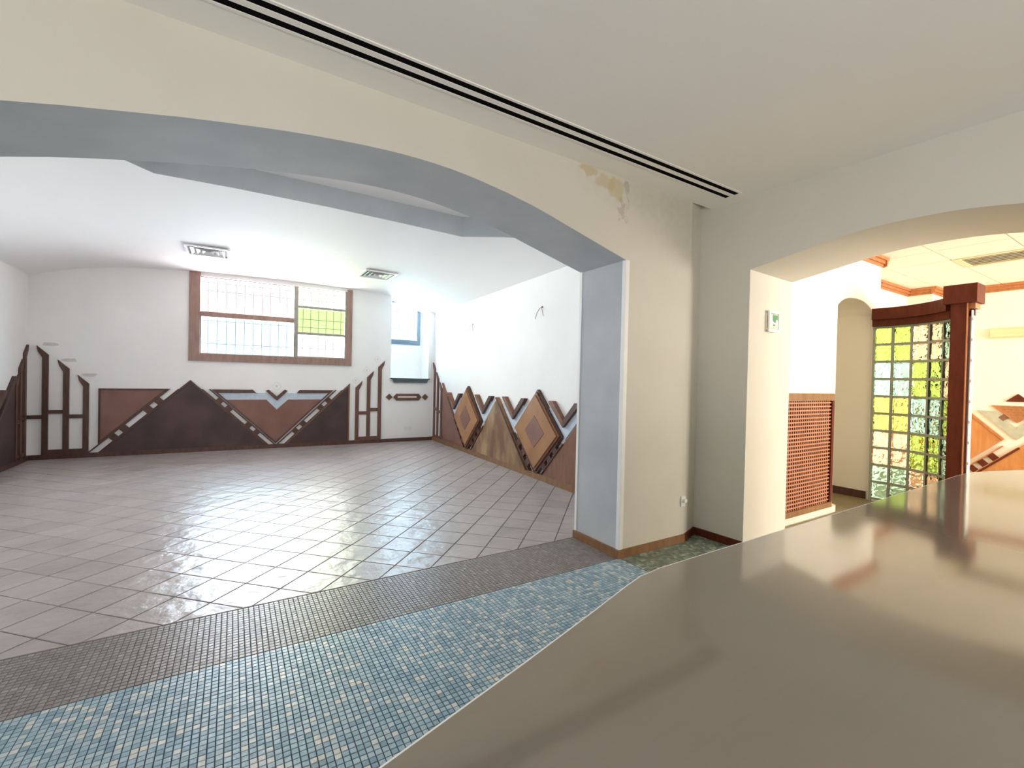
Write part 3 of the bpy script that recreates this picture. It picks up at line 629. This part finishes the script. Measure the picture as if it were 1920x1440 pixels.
# side wall: triangles, diamonds, chevrons
GS = 'wooden panels on the bright side wall'
panel('triangle_panel', 'dark half triangle panel on the side wall nearest the corner', 'wall panel', RW, [(.60, .085), (1.72, .085), (.60, 1.22)], 'wood_panel_red', (0, 1), 'wood_mid', .03, .03, GS)
def diamond(label, uc, zcn, hw, hh):
    t = thing('diamond_panel', label, 'wall panel', RW(uc, zcn-hh, 0), GS)
    D = lambda a, b, dx=0: [(uc+dx-a, zcn), (uc+dx, zcn-b), (uc+dx+a, zcn), (uc+dx, zcn+b)]
    part('back_frame', MB().prism(RW, D(hw, hh), .0005, .045), 'wood_dark', t)
    part('moulding', MB().prism(RW, D(hw-.035, hh-.035), .045, .068), 'wood_mid', t, label='reddish moulding step')
    part('board', MB().prism(RW, D(hw-.075, hh-.075), .068, .085), 'wood_tan', t, label='tan board')
    part('centre_lozenge', MB().prism(RW, D(.235, .215), .085, .089), 'wood_panel_red', t, label='dark centre lozenge')
diamond('tan diamond panel farther along the side wall towards the corner', 1.845, .63, .575, .56)
diamond('tan diamond panel nearest the arch pier on the side wall', 4.085, .64, .575, .56)
def tri_side(label, uc, hw, top, mat, left=True):
    t = thing('triangle_panel', label, 'wall panel', RW(uc, .085, 0), GS)
    pl = [(uc-hw, .085), (uc+hw, .085), (uc, top)]
    part('board', MB().prism(RW, pl, .0005, .04), mat, t)
    bands(t, RW, pl, (1,), .035, .04, .058, 'wood_tan'); bands(t, RW, pl, (1,), .02, .058, .07, 'wood_dark')
tri_side('worn brown triangle panel between the two diamonds', 2.955, .92, 1.045, 'wood_worn')
tri_side('brown triangle panel half hidden by the arch pier', 5.17, .95, 1.05, 'wood_mid')
def chev(label, uc, tip, arm, band_tip, fr=RW, grp='chevrons on the side wall', w=.06, ma='wood_mid'):
    t = thing('chevron_trim', label, 'wall trim', fr(uc, band_tip, 0), grp)
    z1 = tip + arm
    part('arm', MB().prism(fr, [(uc, tip), (uc, tip+.085), (uc-arm+.045, z1+.04), (uc-arm-.04, z1+.04), (uc-arm-.02, z1)], .0005, w), ma, t)
    part('arm', MB().prism(fr, [(uc, tip), (uc+arm+.02, z1), (uc+arm+.04, z1+.04), (uc+arm-.045, z1+.04), (uc, tip+.085)], .0005, w), 'wood_dark', t)
    k = .965 - band_tip; m = z1 - .025
    part('blue_band', MB().prism(fr, [(uc, band_tip), (uc+k, .965), (uc+k-.14, .965), (uc, tip+.005), (uc-k+.14, .965), (uc-k, .965)], .0006, .02), 'band_blue', t, label='pale blue V band')
GCV = 'chevrons on the side wall'
chev('chevron with pale blue V left of the farther diamond', 1.235, .735, .27, .62)
chev('chevron with pale blue V right of the farther diamond', 2.47, .745, .27, .60)
chev('chevron with pale blue V left of the nearer diamond', 3.455, .745, .28, .595)
chev('chevron with pale blue V beside the arch pier', 4.675, .755, .27, .60)
SG = [(.10, .17), (.235, .285), (.35, .41), (.475, .56)]
GL2 = 'ladder trims on the side wall'
ladder('short ladder trim below the farther diamond, left flank', RW, 1.862, -1, .04, SG, GL2, .05)
ladder('short ladder trim below the farther diamond, right flank', RW, 1.862, 1, .058, SG, GL2, .05)
ladder('short ladder trim below the nearer diamond, left flank', RW, 4.078, -1, .058, SG, GL2, .05)
ladder('short ladder trim below the nearer diamond, right flank', RW, 4.07, 1, .044, SG, GL2, .05)
# left wall
panel('triangle_panel', 'dark half triangle panel at the left edge of the picture', 'wall panel', LW, [(.53, .07), (1.68, .07), (.53, 1.22)], 'wood_panel_dark', (1, 2), 'wood_dark', .04, .03, 'wooden panels on the left wall')
chev('dark chevron with blue V at the left edge of the picture', 1.16, .735, .27, .62, LW, 'chevrons on the left wall', ma='wood_dark')
# medallion, shelf, marks
t = thing('medallion_strip', 'brown wall strip of a long hexagon between two lozenges below the niche', 'wall trim', BW(5.58, .837))
for uc in (5.203, 5.955): part('lozenge', MB().prism(BW, [(uc-.066, .911), (uc, .845), (uc+.066, .911), (uc, .977)], .0005, .025), 'wood_brown', t)
part('hexagon', MB().prism(BW, [(5.285, .911), (5.353, .84), (5.815, .84), (5.873, .911), (5.815, .98), (5.353, .98)], .0005, .025), 'wood_brown', t)
part('inlay', MB().bar(BW, 5.375, 5.77, .898, .930, .025, .028), 'plinth_stone', t, label='pale inlay line')
t = thing('niche_shelf', 'dark slate shelf at the foot of the niche', 'shelf', BW(5.635, 1.204))
part('shelf_board', MB().prism(BW, [(5.22, 1.297), (5.24, 1.272), (6.03, 1.272), (6.05, 1.297)], -.02, .06), 'slate_shelf', t)
part('bracket', MB().prism(BW, [(5.255, 1.272), (5.295, 1.204), (5.975, 1.204), (6.015, 1.272)], .0005, .045), 'slate_shelf', t)
t = thing('power_socket', 'small white socket plate low on the far wall below the medallion', 'socket', BW(5.6, .233))
part('plate', MB().bar(BW, 5.53, 5.68, .235, .30, .0005, .008), 'plastic_white', t)
for k in range(3): part('module', MB().bar(BW, 5.55+k*.04, 5.582+k*.04, .247, .288, .008, .011), 'vent_white', t)
def mark(nm, label, fr, uc, vc, r, cat='wall mark', grp=None):
    t = thing(nm, label, cat, fr(uc, vc-r, 0), grp)
    for k in range(4):
        a = k*math.pi/2; p = [(uc+math.cos(a)*r, vc+math.sin(a)*r), (uc+math.cos(a+math.pi/2)*r, vc+math.sin(a+math.pi/2)*r), (uc+math.cos(a+math.pi/2)*(r-.010), vc+math.sin(a+math.pi/2)*(r-.010)), (uc+math.cos(a)*(r-.010), vc+math.sin(a)*(r-.010))]
        part('glue_line', MB().prism(fr, p, .0002, .0016), 'residue', t)
    part('glue_patch', MB().prism(fr, [(uc-r*.35, vc-.01), (uc+.012, vc-r*.3), (uc+r*.3, vc+.02), (uc-.01, vc+r*.35)], .0002, .0012), 'residue', t)
mark('lozenge_outline', 'pale outline of a missing lozenge above the blue banded triangle', BW, 3.191, 1.105, .085)
mark('lozenge_outline', 'pale outline of a missing lozenge left of the lowest right bar', BW, 4.555, 1.235, .07)
mark('lozenge_outline', 'pale outline of a missing lozenge left of the middle right bar', BW, 4.756, 1.437, .07)
mark('lozenge_outline', 'pale outline of a missing lozenge left of the tallest right bar', BW, 4.965, 1.66, .07)
for (u, v, lb) in ((.237, 1.69, 'grey glue smudge above the tallest bar by the left corner'), (.45, 1.465, 'grey glue smudge above the middle bar by the left corner'), (.674, 1.248, 'faint glue smudge above the shortest bar by the left corner')):
    pts = [(u+math.cos(a)*(.085+.015*math.sin(3*a+u*9)), v+math.sin(a)*(.032+.008*math.cos(2*a))) for a in [k*math.pi/8 for k in range(16)]]
    solo('glue_smudge', MB().prism(BW, pts, .0002, .0015), 'stain_mark', lb, 'wall mark')
def wires(label, uc, vc, k):
    t = thing('cable_stub', label, 'cable', RW(uc, vc-.12, 0))
    part('hole_cap', MB().tube([RW(uc, vc, .0005), RW(uc, vc, .006)], .012, 8), 'wire_dark', t)
    part('wire', MB().tube([RW(uc, vc, .006), RW(uc-.02, vc-.02, .03), RW(uc-.075, vc-.085, .04), RW(uc-.11, vc-.15, .035)], .004, 5), k, t)
    part('wire', MB().tube([RW(uc, vc, .006), RW(uc+.03, vc-.03, .03), RW(uc+.07, vc-.10, .035), RW(uc+.075, vc-.13, .03)], .0035, 5), 'wood_base', t)
wires('bare wire ends poking from the side wall above the nearer diamond', 4.09, 2.30, 'wire_dark')
wires('bare wire ends poking from the side wall above the farther diamond', 1.92, 2.275, 'residue')

# ------------------------------------------------------------------ ceiling vents of the far room
def vent(label, x0, x1, y0, y1):
    xc, yc = (x0+x1)/2, (y0+y1)/2; z = min(zc(x0), zc(x1)) - .002
    t = thing('air_vent', label, 'air vent', (xc, yc, z-.012), 'square vents in the far ceiling')
    part('duct_plate', MB().box((x0+.03, y0+.03, z-.004), (x1-.03, y1-.03, z)), 'duct_dark', t, label='dark duct opening')
    for k in range(4):
        a = (x1-x0)/2 - .065*k; b = (y1-y0)/2 - .065*k; w = .034; zt, zb = z-.001, z-.02
        # each ring is a sloped square louver
        m = MB()
        o_ = [(xc-a, yc-b), (xc+a, yc-b), (xc+a, yc+b), (xc-a, yc+b)]; i_ = [(xc-a+w, yc-b+w), (xc+a-w, yc-b+w), (xc+a-w, yc+b-w), (xc-a+w, yc+b-w)]
        zo, zi = (zb, zb) if k == 0 else (zb-.004, zt-.003)
        vs = [(*p, zo) for p in o_] + [(*p, zi) for p in i_] + [(*p, zo+.003 if k else zt) for p in o_] + [(*p, zi+.003 if k else zt) for p in i_]
        fs = []
        for q in range(4):
            r = (q+1) % 4; fs += [(q, r, 4+r, 4+q), (8+q, 12+q, 12+r, 8+r), (q, 8+q, 8+r, r), (4+q, 4+r, 12+r, 12+q)]
        m.add(vs, fs); part('frame' if k == 0 else 'louver', m, 'vent_white', t)
vent('square white ceiling vent nearer the left, above the wide window', -.575, -.06, 7.18, 7.73)
vent('square white ceiling vent on the right, towards the small niche', 1.71, 2.225, 7.12, 7.68)
# front slot diffuser
t = thing('slot_diffuser', 'long linear air diffuser with two black slots in the front ceiling', 'air diffuser', (1.0, 2.165, ZC-.006))
X0, X1 = -2.2, 3.372
for nm, a, b, m, zt in (('slot', 2.100, 2.142, 'slot_black', .0025), ('slot', 2.176, 2.218, 'slot_black', .0025)):
    part(nm, MB().box((X0, a, ZC-zt), (X1, b, ZC-.0005)), m, t, label='black slot')
for a, b in ((2.084, 2.100), (2.142, 2.176), (2.218, 2.234)): part('flange', MB().box((X0, a, ZC-.006), (X1, b, ZC-.0005)), 'ceiling_front', t)
part('end_cap', MB().box((X1, 2.084, ZC-.006), (X1+.012, 2.234, ZC-.0005)), 'ceiling_front', t)

# ------------------------------------------------------------------ counter
t = thing('bar_counter', 'long glossy grey-beige bar counter in the foreground', 'counter', (1.5, .1, 0))
outer = CEDGE + [(3.12, -.28), (-.35, -.28)]
top = MB(); top.plan([(x, y) for x, y in outer], CZ-.04, CZ); o = part('countertop', top, 'counter_stone', t, label='glossy grey-beige top')
lip = MB()
e = [(x, y) for x, y in CEDGE]
def offs(pts, d):
    out = []
    for i, p in enumerate(pts):
        a = Vector(pts[max(i-1, 0)]); b = Vector(pts[min(i+1, len(pts)-1)]); n_ = (b-a).normalized(); out.append((p[0]-n_.y*d, p[1]+n_.x*d))
    return out
eo = offs(e, .0026)
for i in range(len(e)-1):
    a, b, c, d = e[i], e[i+1], eo[i+1], eo[i]
    lip.add([(*a, CZ-.042), (*b, CZ-.042), (*c, CZ-.042), (*d, CZ-.042), (*a, CZ-.0005), (*b, CZ-.0005), (*c, CZ-.0005), (*d, CZ-.0005)], [(0, 3, 2, 1), (4, 5, 6, 7), (2, 3, 7, 6), (0, 1, 5, 4)])
part('edge_lip', lip, 'white_trim', t, label='thin white front lip')
part('base', MB().plan(offs(e, -.12)[1:-1] + [(2.95, -.2), (.05, -.2)], 0, CZ-.041), 'counter_body', t)

# ------------------------------------------------------------------ things on the near walls
t = thing('power_socket', 'white socket plate on the pier edge near the floor', 'socket', (3.215, Y1-.01, .30))
part('plate', MB().box((3.185, Y1-.012, .30), (3.236, Y1-.0005, .385)), 'plastic_white', t)
part('plug_cover', MB().box((3.205, Y1-.03, .335), (3.234, Y1-.012, .362)), 'plastic_white', t)
JF = Fr((3.51, 2.0725), (4.23, 2.0725), 1)
t = thing('exit_sign', 'small white framed green exit sign on the white arch jamb', 'sign', JF(.35, 1.775))
u0, u1, v0, v1 = .272, .440, 1.777, 1.955
for a, b, c, d in ((u0, u1, v1-.024, v1), (u0, u1, v0, v0+.024), (u0, u0+.02, v0+.024, v1-.024), (u1-.02, u1, v0+.024, v1-.024)): part('frame_bar', MB().bar(JF, a, b, c, d, .0005, .014), 'plastic_white', t)
pl = part('plate', MB().bar(JF, u0+.03, u1-.022, v0+.03, v1-.03, .0005, .006), 'paper_white', t)
part('pictogram', MB().prism(JF, [(u0+.062, v1-.034), (u1-.03, v1-.034), (u1-.03, v1-.075), (u1-.05, v1-.068), (u1-.062, v1-.085), (u1-.055, v1-.098), (u1-.074, v1-.098), (u0+.066, v1-.085)], .006, .008), 'print_green', pl, label='green running-figure pictogram')
part('door_shape', MB().bar(JF, u0+.034, u0+.058, v0+.05, v1-.034, .006, .008), 'plastic_white', pl, label='white door shape')
part('pale_strip', MB().bar(JF, u0+.034, u1-.03, v0+.032, v0+.050, .006, .008), 'print_pale', pl)
part('pictogram', MB().bar(JF, u0+.07, u0+.10, v0+.052, v0+.066, .006, .008), 'print_green', pl)

# ------------------------------------------------------------------ lattice grille
LF = Fr((4.23, YL-.0355), (5.5, YL-.0355))
t = thing('lattice_grille', 'reddish wooden lattice grille set low in the cream wall', 'grille', LF(.72, .066))
a0, a1, b0, b1 = .10, 1.13, .066, 1.257
part('backing', MB().bar(LF, a0, a1, b0, b1, .0005, .004), 'lattice_back', t)
for (p, q, r_, s_, m) in ((a0, a1, b1-.075, b1, 'wood_base'), (a0, a1, b0, b0+.055, 'wood_base'), (a0, a0+.05, b0+.055, b1-.075, 'wood_base'), (a1-.05, a1, b0+.055, b1-.075, 'wood_mahogany')): part('frame_bar', MB().bar(LF, p, q, r_, s_, .004, .03), m, t)
m = MB(); k = 0
u = a0+.07
while u < a1-.06: m.bar(LF, u, u+.013, b0+.055, b1-.075, .013, .0165); u += .041
v = b0+.075
while v < b1-.09: m.bar(LF, a0+.05, a1-.05, v, v+.014, .0145, .0185); v += .0375
part('lattice_slats', m, 'wood_lattice', t, kind='stuff')

# ------------------------------------------------------------------ glass block partition
nodes_ = [Vector(p) for p in ((6.400, 2.257), (6.425, 2.084), (6.405, 1.904), (6.335, 1.735), (6.235, 1.593), (6.115, 1.478))]
GP0 = nodes_[0]
G = thing('glass_block_screen', 'curved screen of coloured glass blocks with wooden beam and end post', 'partition', (GP0.x, GP0.y, 0))
ZB, RP = .028, .2
mats_rows = [['block_green', 'block_green', 'block_amber', 'block_amber', 'block_teal'], ['block_blue', 'block_blue', 'block_green', 'block_green', 'block_amber'], ['block_lime', 'block_lime', 'block_blue', 'block_blue', 'block_green'],
             ['block_amber', 'block_amber', 'block_green', 'block_green', 'block_blue'], ['block_teal', 'block_teal', 'block_amber', 'block_amber', 'block_green']]
bmesh_cache = {}
bw, bh, bt = .150, .173, .018
def block_mesh(mat):
    if mat in bmesh_cache: return bmesh_cache[mat]
    m = MB(); vs = []
    for (k, y) in ((1, -bt), (.92, -bt-.008), (1, bt), (.92, bt+.008)):
        vs += [(sx*bw/2*k, y, sz*bh/2*k) for sx, sz in ((-1, -1), (1, -1), (1, 1), (-1, 1))]
    fs = [(4, 5, 6, 7), (12, 15, 14, 13)]
    for q in range(4):
        r = (q+1) % 4; fs += [(q, r, 4+r, 4+q), (8+q, 12+q, 12+r, 8+r), (q, 8+q, 8+r, r)]
    m.add(vs, fs); bmesh_cache[mat] = m.mesh('glass_block', mat); return bmesh_cache[mat]
mort = MB()
for c in range(5):
    a, b = nodes_[c], nodes_[c+1]; fr = Fr(a, b); L = fr.len
    for r in range(10):
        o = bpy.data.objects.new('glass_block', block_mesh(mats_rows[(9-r)//2][c])); link(o, G)
        p = fr(L/2, ZB + RP*(r+.5), 0); o.location = p - G.location; o.rotation_euler = (0, 0, math.atan2(fr.d.y, fr.d.x))
        mort.bar(fr, .014, L-.014, ZB+RP*r-.013, ZB+RP*r+.013, -.022, .022)
    mort.bar(fr, .014, L-.014, ZB+2-.013, ZB+2.01, -.022, .022)
    mort.bar(fr, -.012, .0125, 0, ZB+2.01, -.0225, .0225)
fr = Fr(nodes_[4], nodes_[5]); mort.bar(fr, fr.len-.012, fr.len+.012, 0, ZB+2.01, -.0225, .0225)
part('mortar_joints', mort, 'mortar', G, label='pale grey mortar joints')
def swept(pts, w0, w1, z0, z1):
    m = MB(); P = []
    for i, p in enumerate(pts):
        a = pts[max(i-1, 0)]; b = pts[min(i+1, len(pts)-1)]; d = (b-a).normalized(); n_ = Vector((d.y, -d.x)); P.append((p + n_*w0, p + n_*w1))
    for (a0, a1), (b0, b1) in zip(P, P[1:]):
        v = [(*a0, z0), (*b0, z0), (*b1, z0), (*a1, z0), (*a0, z1), (*b0, z1), (*b1, z1), (*a1, z1)]
        m.add(v, [(0, 3, 2, 1), (4, 5, 6, 7), (0, 1, 5, 4), (2, 3, 7, 6)])
    m.add([(*P[0][0], z0), (*P[0][1], z0), (*P[0][1], z1), (*P[0][0], z1)], [(0, 1, 2, 3)]); m.add([(*P[-1][0], z0), (*P[-1][1], z0), (*P[-1][1], z1), (*P[-1][0], z1)], [(3, 2, 1, 0)])
    return m
def smooth(pts, n=4):
    out = []
    for i in range(len(pts)-1):
        p0, p1, p2, p3 = pts[max(i-1, 0)], pts[i], pts[i+1], pts[min(i+2, len(pts)-1)]
        for k in range(n):
            t_ = k/n; out.append(.5*((2*p1)+(p2-p0)*t_+(2*p0-5*p1+4*p2-p3)*t_*t_+(3*p1-p0-3*p2+p3)*t_**3))
    return out + [pts[-1]]
sp = smooth(nodes_)
sp[0] = sp[0] + Vector((0, .012))
part('beam', swept(sp, -.09, .10, ZB+2.085, ZB+2.215), 'wood_mahogany', G, label='curved reddish beam')
part('beam_step', swept(sp, -.055, .065, ZB+2.01, ZB+2.085), 'wood_mahogany', G, label='darker lower step of the beam')
post = part('post', MB().box((6.0, 1.385, 0), (6.145, 1.503, 2.165)), 'wood_mahogany', G, label='tall reddish-brown end post')
part('edge_highlight', MB().box((5.995, 1.380, 0), (6.003, 1.388, 2.165)), 'wood_cornice', post, label='highlight on the post edge as a lighter strip')  # lighter strip stands in for the highlight on the post's arris
part('capital', MB().box((5.955, 1.31, 2.165), (6.21, 1.55, 2.345)), 'wood_mahogany', post)
part('capital_step', MB().box((6.03, 1.335, 2.115), (6.19, 1.384, 2.165)), 'wood_cornice', post)
part('bracket', MB().box((6.10, 1.352, 2.05), (6.135, 1.384, 2.115)), 'wood_dark', post)
strip = part('edge_strip', MB().box((6.06, 1.362, 0), (6.14, 1.369, 2.10)), 'mortar_white', G, label='thin white strip with regular nubs')
for k in range(10): part('joint_nub', MB().box((6.055, 1.352, ZB+RP*k+.17), (6.075, 1.364, ZB+RP*k+.20)), 'mortar_white', strip)

# ------------------------------------------------------------------ far wall of the bar room
GB = 'panels on the bar-room wall'
panel('triangle_panel', 'orange-brown triangle panel on the bar-room wall beside the post', 'wall panel', FW, [(.02, .20), (.30, .20), (.72, .62), (.02, 1.32)], 'wood_orange', (2,), 'wood_cornice', .03, .03, GB)
panel('triangle_panel', 'lower orange-brown panel rising behind the counter at the right edge', 'wall panel', FW, [(.42, .07), (2.2, .07), (1.36, 1.0), (.86, .52)], 'wood_orange', (3,), 'wood_mahogany', .03, .025, GB)
ladder('brown ladder trim on the bar-room wall above the counter', FW, .265, 1, .062, [(.05, .11), (.16, .21), (.265, .315), (.37, .52)], GB, .035, 'wood_mahogany', 'wood_cornice', .015)
t = thing('chevron_trim', 'grey V band on the bar-room wall at the right edge', 'wall trim', FW(.836, .62), GB)
part('arm', MB().prism(FW, [(.836, .62), (.836, .79), (.60, 1.02), (.43, 1.02)], .0005, .026), 'band_grey', t); part('arm', MB().prism(FW, [(.836, .62), (1.24, 1.02), (1.07, 1.02), (.836, .79)], .0005, .026), 'band_grey', t)
t = thing('triangle_panel', 'tan quilted inverted triangle on the bar-room wall at the right edge', 'wall panel', FW(.836, .86), GB)
part('board', MB().prism(FW, [(.57, 1.105), (.836, .86), (1.10, 1.105)], .0005, .03), 'wood_cornice', t)
for i in range(9):
    for j in range(7):
        uc, vc = .57+.06*i+.03*(j % 2), 1.09-.037*j
        if abs(uc-.836) + .04 < (vc-.86)*1.06: part('quilt_pad', MB().prism(FW, [(uc-.026, vc), (uc, vc-.016), (uc+.026, vc), (uc, vc+.016)], .03, .036), 'wood_tan', t)
for u in (.70, .97): part('link_block', MB().prism(FW, [(u-.05, .93), (u, .88), (u+.05, .93), (u, .98)], .0005, .028), 'wood_mid', t)
solo('triangle_panel', MB().prism(FW, [(.715, 1.168), (.957, 1.168), (.836, 1.28)], .0005, .03), 'wood_mahogany', 'small dark triangle above the quilted panel at the right edge', 'wall panel', GB)
t = thing('light_fixture', 'long cream wall light high on the bar-room wall', 'wall light', FW(.87, 2.085))
part('backplate', MB().bar(FW, .524, 1.22, 2.085, 2.237, .0005, .03), 'plastic_cream', t)
part('diffuser', MB().prism(FW, [(.545, 2.105), (1.20, 2.105), (1.20, 2.21), (.545, 2.21)], .03, .075), 'plastic_cream', t)
part('ridge', MB().bar(FW, .545, 1.20, 2.15, 2.165, .075, .085), 'plastic_cream', t)
